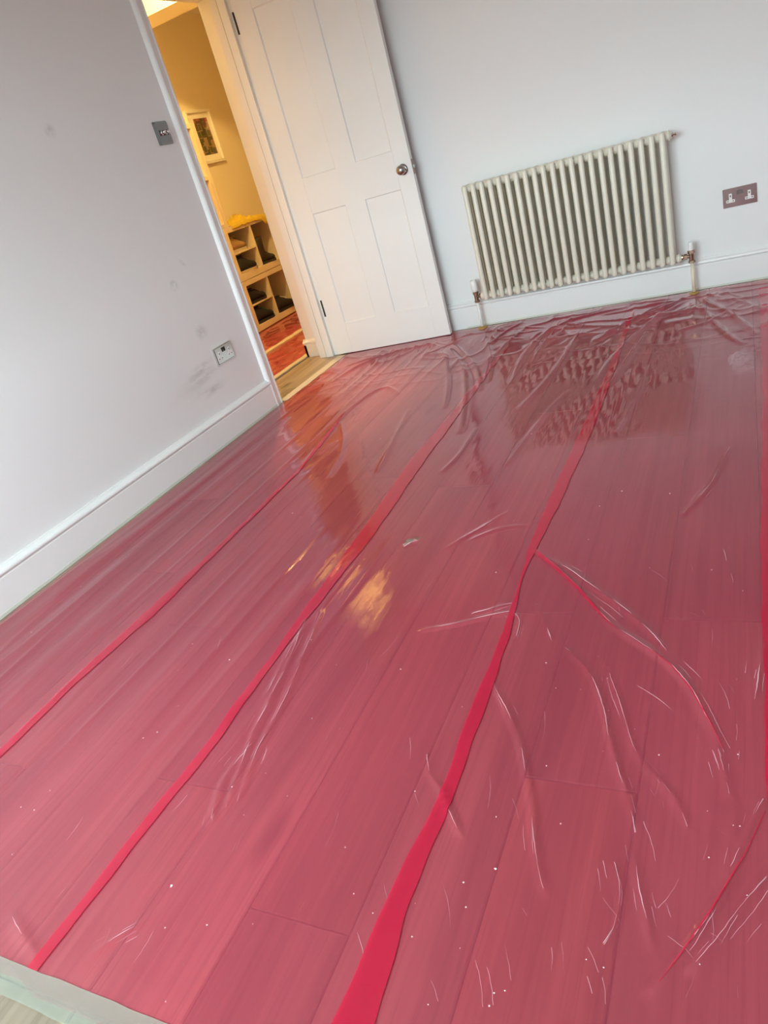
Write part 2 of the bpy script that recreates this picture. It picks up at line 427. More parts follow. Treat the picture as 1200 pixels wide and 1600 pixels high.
# ------------------------------------------------------------------ floor boards
fl = struct('floor', NB(HX, RIGHT, HY0 - 3.2, HY1, -.05, -.016), simple('subfloor_dark', (.05, .04, .03), .9), label='wide oak floorboards running towards the radiator wall')
BW = .1906; X1 = 1.9108                 # board width and one known joint
KNOWN = {0: [-3.176, -1.782], -1: [-2.709], 1: [-2.716], -2: [-3.514, -1.48], -4: [-3.312], -3: [-2.05], -5: [-1.95], 2: [-3.3, -1.55], -6: [-2.82], -7: [-3.35], -8: [-2.55]}
TONE = {(0, 0): (1.18, .98, .86), (0, 1): (.78, .74, .76), (-2, 0): (.72, .70, .74), (-2, 1): (1.04, .93, .88), (-1, 0): (.97, .98, 1.02), (-1, 1): (.80, .79, .84), (1, 0): (.92, .93, .98), (1, 1): (.76, .76, .84), (-4, 0): (1.02, .97, .95), (-3, 0): (1.0, .98, 1.0), (0, 2): (.84, .82, .86)}
def board(x0, x1, y0, y1, tone):
    cx, cy = (x0 + x1) / 2, (y0 + y1) / 2
    hx, hy, b = (x1 - x0) / 2 - .0013, (y1 - y0) / 2 - .0013, .0022
    vs = [(sx * hx, sy * hy, -.015) for sx, sy in ((-1, -1), (1, -1), (1, 1), (-1, 1))]
    vs += [(sx * hx, sy * hy, -b) for sx, sy in ((-1, -1), (1, -1), (1, 1), (-1, 1))]
    vs += [(sx * (hx - b), sy * (hy - b), 0) for sx, sy in ((-1, -1), (1, -1), (1, 1), (-1, 1))]
    fs = [(0, 1, 5, 4), (1, 2, 6, 5), (2, 3, 7, 6), (3, 0, 4, 7), (4, 5, 9, 8), (5, 6, 10, 9), (6, 7, 11, 10), (7, 4, 8, 11), (8, 9, 10, 11)]
    o = raw('floor_board', vs, fs, M['oak'], fl)
    o.location = (cx, cy, 0); o['tone'] = [*tone, 1.0]
rb = random.Random(3)
for k in range(-20, 9):
    xa, xb = X1 + k * BW, X1 + (k + 1) * BW
    if xb > RIGHT: xb = RIGHT
    if xb < HX + .01 or xb - xa < .02: continue
    lo_, hi_ = (BACK, 0.0) if xa > -.02 else (HY0, HY1)
    xa = max(xa, HX)
    js = KNOWN.get(k)
    if js is None:
        js = []; y_ = lo_ + rb.uniform(.5, 1.9)
        while y_ < hi_ - .3: js.append(y_); y_ += rb.uniform(1.4, 2.2)
    ys = [lo_] + js + [hi_]
    if xa > -.02:                       # boards on the window side of the taped edge
        board(xa, xb, lo_, -3.728, (.84 + .10 * (k % 3), .83 + .10 * (k % 3), .84 + .09 * (k % 3)))
        ys = [-3.728] + [j for j in js if j > -3.68] + [hi_]
    for i in range(len(ys) - 1):
        v_ = rb.uniform(.76, 1.12)
        board(xa, xb, ys[i], ys[i + 1], TONE.get((k, i), (v_, v_ * rb.uniform(.96, 1.01), v_ * rb.uniform(.95, 1.02))))

# ------------------------------------------------------------------ protective film
class VN:
    """smooth value noise on a lattice"""
    def __init__(s, seed): s.g = np.random.RandomState(seed).rand(97, 89)
    def __call__(s, x, y):
        xi, yi = np.floor(x).astype(int), np.floor(y).astype(int)
        u, v = x - xi, y - yi
        u, v = u * u * u * (u * (u * 6 - 15) + 10), v * v * v * (v * (v * 6 - 15) + 10)
        g = s.g; a, b = xi % 97, (xi + 1) % 97; c, d = yi % 89, (yi + 1) % 89
        return (g[a, c] * (1 - u) + g[b, c] * u) * (1 - v) + (g[a, d] * (1 - u) + g[b, d] * u) * v
n1, n2, n3, n4, n5, n6 = [VN(k) for k in range(6)]
def sstep(a, b, x):
    t_ = np.clip((x - a) / (b - a), 0, 1); return t_ * t_ * (3 - 2 * t_)

# creases of the film, traced on the floor: (polyline in photo pixels, height, half width)
CREASES = [
 ([(835, 860), (868, 890), (905, 925), (932, 955)], .005, .014),
 ([(932, 955), (965, 985), (1000, 1008), (1040, 1035), (1075, 1072), (1108, 1130), (1135, 1185)], .006, .011),
 ([(845, 868), (890, 893), (930, 922), (985, 962), (1028, 1003), (1058, 1040)], .005, .009),
 ([(800, 957), (760, 966), (720, 976), (655, 988)], .005, .008), ([(800, 944), (765, 955), (735, 962)], .004, .007),
 ([(735, 845), (780, 828), (832, 822)], .004, .008),
 ([(884, 1015), (912, 1042), (930, 1072), (944, 1112), (952, 1155), (966, 1205), (985, 1262), (994, 1310)], .006, .008),
 ([(945, 1030), (962, 1082), (976, 1122), (986, 1160), (1002, 1190), (1035, 1232)], .004, .007),
 ([(765, 1060), (792, 1112), (812, 1162), (823, 1212), (832, 1272), (838, 1340), (852, 1398)], .006, .009),
 ([(800, 956), (813, 974), (806, 1000)], .004, .006), ([(838, 945), (850, 972), (862, 1002)], .004, .006),
 ([(686, 1225), (700, 1262), (720, 1312)], .006, .007), ([(688, 1240), (672, 1210), (668, 1180)], .004, .006),
 ([(1192, 1250), (1155, 1330), (1128, 1392)], .006, .010), ([(1165, 1335), (1112, 1428), (1062, 1500), (1012, 1560)], .006, .010),
 ([(1197, 1372), (1150, 1432), (1100, 1495), (1075, 1525)], .005, .009), ([(1152, 1268), (1138, 1330), (1118, 1400)], .004, .008),
 ([(990, 1330), (1000, 1390), (1010, 1440), (1020, 1492)], .004, .007), ([(960, 1350), (970, 1400), (960, 1450), (940, 1480)], .004, .007),
 ([(480, 968), (456, 1030), (425, 1098), (398, 1150), (376, 1208), (352, 1272)], .007, .010), ([(505, 955), (466, 1052), (436, 1118), (402, 1180), (370, 1260)], .006, .009),
 ([(472, 985), (440, 1048), (412, 1100)], .005, .009), ([(395, 1165), (350, 1225), (330, 1290)], .005, .010),
 ([(470, 735), (505, 690), (532, 658), (548, 640), (585, 614), (608, 608), (625, 618)], .010, .016),
 ([(532, 658), (538, 690), (530, 720), (516, 748)], .008, .013), ([(528, 690), (512, 702), (498, 712)], .006, .010),
 ([(700, 545), (722, 575), (727, 620), (718, 680)], .012, .020), ([(712, 540), (742, 575), (752, 612)], .011, .018), ([(690, 545), (700, 590), (695, 640)], .008, .018),
 ([(520, 600), (560, 575), (620, 552), (680, 538)], .012, .022), ([(540, 575), (590, 560), (640, 548)], .008, .016),
 ([(1083, 462), (1040, 482), (985, 505), (930, 535)], .014, .020), ([(1075, 470), (1020, 505), (960, 560), (930, 600)], .012, .020),
 ([(1090, 468), (1140, 492), (1182, 525)], .012, .020), ([(1095, 480), (1130, 520), (1160, 540)], .010, .02),
 ([(985, 480), (900, 500), (850, 525), (818, 560), (800, 600)], .013, .022), ([(905, 520), (882, 560), (852, 600), (812, 640)], .012, .020), ([(880, 500), (850, 540), (832, 570)], .010, .016),
 ([(1010, 520), (985, 560), (950, 605)], .010, .016), ([(1150, 480), (1110, 505), (1060, 520)], .010, .018), ([(820, 505), (790, 520), (760, 545)], .010, .018),
 ([(760, 530), (768, 560), (762, 600)], .010, .018), ([(1010, 590), (985, 640), (965, 675)], .005, .012), ([(1140, 700), (1110, 760), (1065, 808)], .006, .010),
 ([(890, 610), (860, 640), (820, 690), (790, 730)], .006, .014), ([(745, 670), (720, 710), (690, 740)], .006, .014), ([(640, 640), (610, 700), (590, 740)], .006, .016),
 ([(795, 800), (760, 822), (720, 845), (695, 860)], .004, .008), ([(1195, 1010), (1185, 1060), (1178, 1110)], .005, .008), ([(1130, 860), (1142, 900), (1150, 930)], .004, .007),
 ([(1025, 1215), (1060, 1260), (1075, 1300)], .004, .008), ([(1115, 1160), (1130, 1200), (1140, 1250)], .004, .007),
 ([(240, 1435), (180, 1470), (140, 1500)], .003, .007), ([(60, 1500), (40, 1470), (20, 1430)], .003, .014),
]
rc = random.Random(21)
CL = []
for pts, a, w in CREASES:
    P = [Vector(floor_pt(*p)) for p in pts]
    out = []                                  # Catmull-Rom through the traced points
    for i in range(len(P) - 1):
        p0, p1, p2, p3 = P[max(i - 1, 0)], P[i], P[i + 1], P[min(i + 2, len(P) - 1)]
        for s_ in range(6):
            t_ = s_ / 6
            out.append(.5 * ((2 * p1) + (p2 - p0) * t_ + (2 * p0 - 5 * p1 + 4 * p2 - p3) * t_ ** 2 + (3 * p1 - p0 - 3 * p2 + p3) * t_ ** 3))
    out.append(P[-1]); CL.append((out, a, w))
# smaller folds radiating from where the film bunches up below the radiator and beside the door
for cx_, cy_, num, r0, r1, amp in ((2.03, -.10, 10, .06, .5, .009), (1.76, -.42, 5, .05, .4, .007), (.93, -.14, 8, .05, .45, .008), (.62, -.2, 6, .05, .45, .007), (1.35, -.3, 6, .05, .4, .007), (2.35, -.35, 5, .05, .4, .007)):
    for k in range(num):
        an = -math.pi * (k + rc.uniform(.1, .9)) / num; ra, rb_ = r0 + rc.uniform(0, .1), r1 * rc.uniform(.4, 1)
        bend = rc.uniform(-.5, .5)
        pl = [Vector((cx_ + (ra + (rb_ - ra) * s_ / 8) * math.cos(an + bend * s_ / 8), cy_ + (ra + (rb_ - ra) * s_ / 8) * math.sin(an + bend * s_ / 8))) for s_ in range(9)]
        CL.append((pl, amp * rc.uniform(.5, 1), rc.uniform(.008, .017)))

def film_h(x, y):
    """height of the film above the boards"""
    shp = x.shape; x = x.ravel(); y = y.ravel()
    h = .0022 + .0022 * n1(x * 3.1, y * 2.3) + .0010 * n2(x * 11, y * 5)
    lf = 1 - sstep(.45, .85, x)                                    # taut streaks along the left wall
    st = np.abs(n3(x * 17 + .8 * n1(x * 2, y * 1.1), y * .55 + 3) - .5) * 2
    h = h + lf * .0060 * (1 - st) ** 3 * (.4 + n4(x * 5, y * .9))
    md = sstep(.9, 1.15, x) * 0 + sstep(-3.5, -3.1, y) * (1 - sstep(-2.6, -2.2, y)) * (1 - sstep(1.3, 1.6, x))
    h = h + md * .0040 * (1 - np.abs(n5(x * 15 + 1.5 * n2(x, y * .8), y * .8) - .5) * 2) ** 3
    far = sstep(-1.15, -.30, y)                                     # loose crumples by the radiator wall
    wx, wy = x + .12 * (n1(x * 4, y * 4) - .5), y + .12 * (n2(x * 4 + 9, y * 4) - .5)
    cr = (1 - np.abs(n6(wx * 6.5, wy * 3.0) - .5) * 2) ** 6 + .8 * (1 - np.abs(n4(wx * 3.5 + 5, wy * 8) - .5) * 2) ** 7
    h = h + far * .0085 * cr
    cn = sstep(-1.7, -.9, y) * (1 - sstep(-.6, -.3, y)) * sstep(1.25, 1.5, x)    # fine crumpling
    h = h + cn * .0006 * n5(x * 42, y * 30)
    add = np.zeros_like(h)
    for pl, a, w in CL:
        xs = [p.x for p in pl]; ys = [p.y for p in pl]
        m = np.nonzero((x > min(xs) - w * 2.2) & (x < max(xs) + w * 2.2) & (y > min(ys) - w * 2.2) & (y < max(ys) + w * 2.2))[0]
        if not len(m): continue
        xm, ym = x[m], y[m]; best = np.full(len(m), 9.0); bt = np.zeros(len(m)); n_ = len(pl) - 1
        for i in range(n_):
            ax, ay = pl[i]; dx, dy = pl[i + 1].x - ax, pl[i + 1].y - ay; L = dx * dx + dy * dy + 1e-12
            tt = np.clip(((xm - ax) * dx + (ym - ay) * dy) / L, 0, 1)
            d = np.hypot(xm - ax - tt * dx, ym - ay - tt * dy)
            b = d < best; best[b] = d[b]; bt[b] = (i + tt[b]) / n_
        r = np.clip(1 - best / (w * 1.3), 0, 1)
        add[m] = np.maximum(add[m], a * r ** 1.6 * (4 * bt * (1 - bt)) ** .5 * 1.0)
    h = h + add
    return h.reshape(shp)

FX0, FX1, FY0, FY1 = .034, RIGHT - .03, -3.73, -.05
gx = np.concatenate([np.arange(FX0, 2.45, .0062), np.linspace(2.46, FX1, 45)])
gy = np.concatenate([np.arange(FY0, -2.35, .0052), np.arange(-2.35, FY1 + .004, .0085)])
GX, GY = np.meshgrid(gx, gy, indexing='ij')
GZ = film_h(GX, GY)
edge = np.clip(np.minimum.reduce([(GX - FX0) / .05, (FX1 - GX) / .05, (FY1 - GY) / .03, (GY - FY0) / .06]), 0, 1)
GZ = .0015 + (GZ - .0015) * (.15 + .85 * edge)
under = (GX < .82) & (GY > -.25)                                  # the film lies flatter under the door
GZ = np.where(under, np.minimum(GZ, .0055), GZ)
PX = GX.copy(); PY = GY.copy()
PX[0, :] += .012 * (n1(gy * 2.2, gy * 0 + 1) - .5) + .006 * (n2(gy * 9, gy * 0) - .5)      # cut edges are not ruler straight
PY[:, -1] += .030 * (n3(gx * 3, gx * 0 + 2) - .75)
PY[:, 0] += .020 * (n4(gx * 9, gx * 0 + 2) - .6) + .03 * (1 - sstep(1.14, 1.26, gx))
nx, ny = GX.shape
verts = np.stack([PX, PY, GZ], -1).reshape(-1, 3)
ii, jj = np.meshgrid(np.arange(nx - 1), np.arange(ny - 1), indexing='ij')
quads = np.stack([ii * ny + jj, (ii + 1) * ny + jj, (ii + 1) * ny + jj + 1, ii * ny + jj + 1], -1).reshape(-1, 4)
# a small tear
tc = floor_pt(646, 845); qc = verts[quads].mean(1)
ta = (qc[:, 0] - tc[0]) * .80 + (qc[:, 1] - tc[1]) * .60; tb = -(qc[:, 0] - tc[0]) * .60 + (qc[:, 1] - tc[1]) * .80
quads = quads[~((np.abs(ta) < .024) & (np.abs(tb) < .010 * (1 - ta / .03)))]
film = empty('floor_film', (0, 0, 0))
tag(film, 'pink-red translucent plastic film laid over the floorboards of the room', 'plastic film')
me = bpy.data.meshes.new('film_sheet')
me.vertices.add(len(verts)); me.vertices.foreach_set('co', verts.ravel())
me.loops.add(quads.size); me.loops.foreach_set('vertex_index', quads.ravel().astype(np.int32))
me.polygons.add(len(quads)); me.polygons.foreach_set('loop_start', np.arange(0, quads.size, 4, dtype=np.int32))
me.polygons.foreach_set('use_smooth', np.ones(len(quads), bool))
me.update(calc_edges=True); me.validate()
me.materials.append(M['film'])
sheet = bpy.data.objects.new('film_sheet', me); COL.objects.link(sheet); sheet.parent = film

def film_z(x, y):
    return film_h(np.array([x], float), np.array([y], float))[0]
def interp(tab, y, i):
    return float(np.interp(y, [r[0] for r in tab], [r[i] for r in tab]))
def overlap(name, tab, label, step=.012, cols=7, lift=.0022):
    """doubled strip of film; tab rows: y, left x, right x"""
    tab = sorted(tab); ys = np.arange(tab[0][0], tab[-1][0], step)
    V, Fc = [], []
    X = np.zeros((len(ys), cols)); Y = np.zeros((len(ys), cols))
    for i, y in enumerate(ys):
        a, b = interp(tab, y, 1), interp(tab, y, 2)
        a += .0012 * math.sin(y * 19) + .0008 * math.sin(y * 47); b += .0012 * math.sin(y * 23 + 1) + .0008 * math.sin(y * 53)
        X[i] = np.linspace(a, b, cols); Y[i] = y
    Z = film_h(X, Y); e_ = np.clip(np.minimum((FY1 - Y) / .03, (Y - FY0) / .06), 0, 1)
    Z = .0015 + (Z - .0015) * (.15 + .85 * e_)
    Z = np.where((X < .82) & (Y > -.25), np.minimum(Z, .0055), Z) + lift
    V = np.stack([X, Y, Z], -1).reshape(-1, 3).tolist()
    for i in range(len(ys) - 1):
        for j in range(cols - 1):
            Fc.append((i * cols + j, i * cols + j + 1, (i + 1) * cols + j + 1, (i + 1) * cols + j))
    o = raw(name, V, Fc, M['overlap'], film, smooth=True); o['label'] = label
    return o
overlap('film_overlap', [(-3.70, .632, .662), (-3.33, .634, .662), (-3.08, .628, .660), (-2.79, .640, .685), (-2.5, .645, .675), (-2.25, .648, .668), (-1.83, .645, .662), (-1.45, .60, .612), (-1.17, .545, .556)], 'crimson strip where the film overlaps near the scuffed wall')
overlap('film_overlap', [(-3.705, 1.198, 1.223), (-3.48, 1.201, 1.226), (-3.2, 1.212, 1.240), (-2.95, 1.205, 1.228), (-2.79, 1.196, 1.226), (-2.36, 1.180, 1.234), (-1.84, 1.148, 1.212), (-1.3, 1.165, 1.205), (-.81, 1.172, 1.190), (-.55, 1.18, 1.19)], 'crimson strip where the film overlaps in line with the doorway glow')
overlap('film_overlap', [(-3.705, 1.752, 1.822), (-3.62, 1.755, 1.815), (-3.46, 1.758, 1.797), (-3.24, 1.775, 1.801), (-3.04, 1.768, 1.797), (-2.80, 1.768, 1.788), (-2.71, 1.765, 1.776), (-2.58, 1.756, 1.762), (-2.45, 1.745, 1.765), (-2.24, 1.742, 1.779), (-1.72, 1.750, 1.792), (-1.02, 1.758, 1.785), (-.38, 1.752, 1.772), (-.25, 1.755, 1.765)], 'long crimson strip where the film overlaps towards the radiator')
overlap('film_overlap', [(-3.70, 2.285, 2.335), (-2.45, 2.291, 2.335), (-1.53, 2.312, 2.35), (-.69, 2.318, 2.36), (-.2, 2.32, 2.36)], 'crimson strip where the film overlaps below the wall socket')
# pinched folds, where three layers of film lie over one another
def fold(px, widths, label):
    P = [Vector(floor_pt(*p)) for p in px]; V, Fc = [], []
    pts = []
    for i in range(len(P) - 1):
        for k in range(8): t_ = k / 8; pts.append((P[i].lerp(P[i + 1], t_), widths[i] * (1 - t_) + widths[i + 1] * t_))
    pts.append((P[-1], widths[-1]))
    zz = film_h(np.array([p.x for p, _ in pts]), np.array([p.y for p, _ in pts]))
    for i, (p, w) in enumerate(pts):
        d = pts[min(i + 1, len(pts) - 1)][0] - pts[max(i - 1, 0)][0]; nr = Vector((-d.y, d.x)).normalized()
        for s_ in (-1, 0, 1):
            q_ = p + nr * (s_ * w); V.append((q_.x, q_.y, zz[i] + .0020 - .0008 * abs(s_)))
        if i:
            for j in (0, 1): Fc.append(((i - 1) * 3 + j, (i - 1) * 3 + j + 1, i * 3 + j + 1, i * 3 + j))
    V, Fc = up_faces(V, Fc)
    o = raw('film_fold', V, Fc, M['overlap'], film, True); o['label'] = label
fold(((834, 861), (868, 890), (905, 925), (932, 955), (960, 985)), (.008, .0055, .0045, .0035, .0006), 'pinched crimson fold leaving the long overlap strip')
fold(((1020, 1022), (1050, 1045), (1078, 1078), (1110, 1133), (1130, 1175)), (.0003, .0010, .0012, .0009, .0003), 'thin crimson fold line')
fold(((1196, 1270), (1165, 1337), (1112, 1428), (1062, 1500), (1030, 1540)), (.0004, .0009, .0012, .0009, .0003), 'thin crimson fold line near the cut edge')

# sharp whitened crease lines on the film: thin tent ribbons (too many and too fine to take apart)
V, Fc = [], []
def ribbon(pl, w, broken=.35):
    run = []
    L = 0
    for i in range(len(pl) - 1):
        a, b = pl[i], pl[i + 1]; d = (b - a)
        if d.length < 1e-6: continue
        n_ = max(1, int(d.length / .006))
        nr = Vector((-d.y, d.x)).normalized()
        for s_ in range(n_):
            p = a + d * (s_ / n_) + nr * (.0007 * math.sin(L * 60 + w * 9e3) + .0003 * math.sin(L * 260))
            L += d.length / n_
            run.append((p, nr, mnoise.noise(Vector((p.x * 16, p.y * 16, w * 1000)))))
    prev = None
    if not run: return
    zz = film_h(np.array([r[0].x for r in run]), np.array([r[0].y for r in run]))
    for (p, nr, q_), z in zip(run, zz):
        ww = w * max(0, q_ + .62 - broken) * 1.6
        if ww < w * .12: prev = None; continue
        k = len(V)
        V.extend([(p.x - nr.x * ww, p.y - nr.y * ww, z + .0004), (p.x, p.y, z + .0004 + ww * 1.1), (p.x + nr.x * ww, p.y + nr.y * ww, z + .0004)])
        if prev is not None:
            for j in (0, 1): Fc.append((prev + j, prev + j + 1, k + j + 1, k + j))
        prev = k
for pl, a, w in CL[:len(CREASES)]:
    ribbon(pl, .0008 if w < .0125 else .0008, .40 if w < .0125 else .62)
    if w < .0125:
        off = Vector((rc.uniform(-.012, .012), rc.uniform(-.012, .012)))
        ribbon([p + off for p in pl], .0005, .6)
        for k in range(3):          # short broken companions beside the crease
            i0 = rc.randrange(0, max(1, len(pl) - 6)); off = Vector((rc.uniform(-.03, .03), rc.uniform(-.02, .02)))
            ribbon([p + off for p in pl[i0:i0 + rc.randrange(3, 8)]], rc.uniform(.0003, .0005), .5)
# short scratches scattered over the near film
for k in range(95):
    px_, py_ = rc.uniform(60, 1190), rc.uniform(820, 1590)
    if rc.random() < .45: px_ = rc.uniform(760, 1190)
    x, y = floor_pt(px_, py_)
    if not (.1 < x < 2.5 and -3.69 < y): continue
    an = rc.gauss(math.pi / 2, .22) if px_ < 620 else rc.gauss(math.pi / 2 + .25, .32)
    ln = rc.uniform(.02, .09)
    pl = [Vector((x + math.cos(an + .12 * s_) * ln * s_, y + math.sin(an + .12 * s_) * ln * s_)) for s_ in (0, .33, .66, 1)]
    ribbon(pl, rc.uniform(.00015, .0004), .40)
V, Fc = up_faces(V, Fc)
o = raw('film_crease', V, Fc, M['crease'], film, True); o['kind'] = 'stuff'; o['label'] = 'whitened crease lines in the film'

# curled flap of the tear
x, y = tc
V = [(x - .022, y - .030, .004), (x + .018, y - .004, .004), (x + .012, y - .012, .015), (x - .018, y - .036, .012), (x - .010, y - .045, .008), (x + .004, y - .024, .010)]
o = raw('film_flap', V, [(0, 1, 2, 3), (3, 2, 5, 4)], M['crease'], film, True); o['label'] = 'small curled flap beside the tear'

# plaster grit lying on the film
V, Fc = [], []
for k in range(120):
    px_, py_ = rc.uniform(20, 1190), rc.uniform(640, 1585)
    x, y = floor_pt(px_, py_)
    if not (.08 < x < 2.5 and -3.68 < y < -.3): continue
    z = film_z(x, y) + .0005; r = rc.uniform(.0006, .0018) * (1.4 if y > -2.4 else 1)
    if rc.random() < .06: r *= 2
    b_ = len(V)
    for dx, dy, dz in ((1, 0, 0), (0, 1, 0), (-1, 0, 0), (0, -1, 0), (0, 0, .8), (0, 0, -.4)):
        V.append((x + dx * r * rc.uniform(.6, 1.3), y + dy * r * rc.uniform(.6, 1.3), z + dz * r))
    for a in range(4):
        Fc.append((b_ + a, b_ + (a + 1) % 4, b_ + 4)); Fc.append((b_ + (a + 1) % 4, b_ + a, b_ + 5))
o = raw('plaster_grit', V, Fc, M['grit']); tag(o, 'tiny white specks of plaster grit scattered on the film', 'grit', kind='stuff')

# hallway film
hx = np.arange(-1.70, -.315, .014); hy = np.arange(-1.6, 2.85, .018)
HXg, HYg = np.meshgrid(hx, hy, indexing='ij')
wx, wy = HXg + .2 * n1(HXg * 3, HYg * 3), HYg + .2 * n2(HXg * 3, HYg * 3)
HZ = .003 + .006 * (1 - np.abs(n6(wx * 7, wy * 6) - .5) * 2) ** 3 + .006 * (1 - np.abs(n4(wx * 9 + wy * 5, wy * 3 - wx * 4) - .5) * 2) ** 4
HZ = np.where(HXg < -1.34, np.minimum(HZ, .004), HZ)
ny = len(hy)
V = np.stack([HXg, HYg, HZ], -1).reshape(-1, 3).tolist()
Fc = [(i * ny + j, (i + 1) * ny + j, (i + 1) * ny + j + 1, i * ny + j + 1) for i in range(len(hx) - 1) for j in range(ny - 1)]
o = raw('floor_film', V, Fc, M['film'], None, True); tag(o, 'glossy red film on the hallway floor in front of the shoe shelf', 'plastic film')

# masking tape
def tape_floor(name, x0, x1, y0, y1, zf, mat, label, nx=2, ny=2, jit=.0, z_th=.0006):
    bm = bmesh.new(); rr = random.Random(hash(label) % 1000 if False else len(label))
    xs = np.linspace(x0, x1, nx); ys = np.linspace(y0, y1, ny)
    top = [[bm.verts.new((x + (rr.uniform(-jit, jit) if (i in (0, nx - 1) and nx < ny) else 0), y + (rr.uniform(-jit, jit) if (j in (0, ny - 1) and ny < nx) else 0), zf + rr.uniform(0, .0007))) for j, y in enumerate(ys)] for i, x in enumerate(xs)]
    for i in range(nx - 1):
        for j in range(ny - 1): bm.faces.new((top[i][j], top[i + 1][j], top[i + 1][j + 1], top[i][j + 1]))
    r = bmesh.ops.extrude_face_region(bm, geom=bm.faces[:])
    for e_ in r['geom']:
        if isinstance(e_, bmesh.types.BMVert): e_.co.z -= z_th
    o = obj(name, bm, mat, None); tag(o, label, 'tape'); return o
tape_floor('masking_tape', .95, RIGHT - .2, -3.752, -3.704, .0052, M['tape'], 'pale masking tape holding the near cut edge of the film to bare boards', nx=60, ny=5, jit=.0012)
tape_floor('masking_tape', -.016, .040, -.921, -.175, .0042, M['tape2'], 'beige masking tape along the film edge in the doorway', nx=4, ny=40, jit=.0025)
tape_floor('masking_tape', -.348, -.303, -1.5, 2.8, .012, M['tape2'], 'beige masking tape along the near edge of the hallway film', nx=4, ny=80, jit=.0035, z_th=.0085)
tape_floor('masking_tape', -.845, -.785, -1.5, 2.8, .017, M['tape2'], 'beige masking tape down the middle of the hallway film', nx=4, ny=80, jit=.012, z_th=.0135)
def tape_wall(x0, x1, y0, y1, z1, label):
    o = obj('masking_tape', NB(x0, x1, y0, y1, .001, z1), M['tape3']); tag(o, label, 'tape')
tape_wall(.0195, .0212, BACK + .3, -.99, .013, 'pale masking tape along the foot of the skirting below the scuffs')
tape_wall(.80, RIGHT - .05, -.0212, -.0195, .009, 'pale masking tape along the foot of the skirting under the radiator')

# ------------------------------------------------------------------ the open door
HP, FP = Vector((-.023, -.167)), Vector((.728, -.123))
ang = math.atan2(FP.y - HP.y, FP.x - HP.x); DW = (FP - HP).length
door = empty('door_1', (HP.x, HP.y, .009), ang); tag(door, 'white four-panel door standing open against the far wall', kind='structure')
DH, TH = 1.955, .036                    # local: x along the door, y 0 (room face) .. TH, z up
PXL, PXR = (.110, .322), (.445, .662)   # panel columns
ZL, ZU = (.183, .822), (1.010, 1.83)
bv = .0022
for a, b in ((0, PXL[0]), (PXR[1], DW)): obj('stile', NB(a, b, 0, TH, 0, DH, bev=.0015), M['door'], door)
for a, b in ((0, ZL[0]), (ZL[1], ZU[0]), (ZU[1], DH)): obj('rail', NB(PXL[0], PXR[1], 0, TH, a, b), M['door'], door)
for a, b in ((ZL), (ZU)): obj('muntin', NB(PXL[1], PXR[0], 0, TH, a, b), M['door'], door)
def recessed(px, pz):
    bm = bmesh.new(); b = .005
    for s_, y in ((0, .010), (1, TH - .010)):
        pass
    box(bm, px[0], px[1], .0062, TH - .0062, pz[0], pz[1])
    # sloping bead round the room side of the panel
    for (xa, xb, za, zb) in ((px[0], px[1], pz[0], pz[0] + b), (px[0], px[1], pz[1] - b, pz[1])):
        up = za == pz[0]
        pr = [(za, .0010), (za, .0062), (zb, .0062)] if up else [(zb, .0010), (zb, .0062), (za, .0062)]
        v0 = [bm.verts.new((xa, y, z)) for z, y in pr]; v1 = [bm.verts.new((xb, y, z)) for z, y in pr]
        for k in range(3): bm.faces.new((v0[k], v0[(k + 1) % 3], v1[(k + 1) % 3], v1[k]))
    for (xa, xb) in ((px[0], px[0] + b), (px[1], px[1] - b)):
        pr = [(xa, .0010), (xa, .0062), (xb, .0062)]
        v0 = [bm.verts.new((x, y, pz[0])) for x, y in pr]; v1 = [bm.verts.new((x, y, pz[1])) for x, y in pr]
        for k in range(3): bm.faces.new((v0[k], v0[(k + 1) % 3], v1[(k + 1) % 3], v1[k]))
    obj('door_panel', bm, M['door'], door)
for px_ in (PXL, PXR):
    for pz_ in (ZL, ZU): recessed(px_, pz_)
# knob on both faces
for s_, y0 in ((-1, 0.0), (1, TH)):
    mt = Matrix.Translation((DW - .052, y0, .912)) @ Matrix.Rotation(math.radians(90 if s_ < 0 else -90), 4, 'X')
    bm = bmesh.new(); lathe(bm, [(0, 0), (.027, 0), (.028, .002), (.026, .005), (.020, .007), (.013, .009), (0, .009)], mt, 28)
    rs = obj('knob_rose', bm, M['knob'], door, smooth=True)
    bm = bmesh.new(); lathe(bm, [(0, .008), (.010, .008), (.0095, .018), (.012, .024), (.021, .030), (.0245, .038), (.023, .047), (.016, .054), (.006, .057), (0, .0575)], mt, 28)
    kb = obj('door_knob', bm, M['knob'], rs, smooth=True); kb['label'] = 'round pewter door knob'
o = obj('latch_plate', NB(DW - .0005, DW + .0018, .008, .028, .875, .95, bev=.0006), M['brass'], door)
obj('latch_bolt', NB(DW + .0018, DW + .012, .011, .025, .905, .922, bev=.001), M['darksteel'], o)
for z_ in (.245, 1.748):
    hg = obj('hinge', NB(-.003, .0012, -.0035, .010, z_, z_ + .10, bev=.0008), M['dark_slot'], door); hg['label'] = 'dark butt hinge'
    bm = bmesh.new(); cyl(bm, (-.004, -.003, z_), (-.004, -.003, z_ + .10), .004, n=10); obj('hinge_pin', bm, M['dark_slot'], hg, smooth=True)

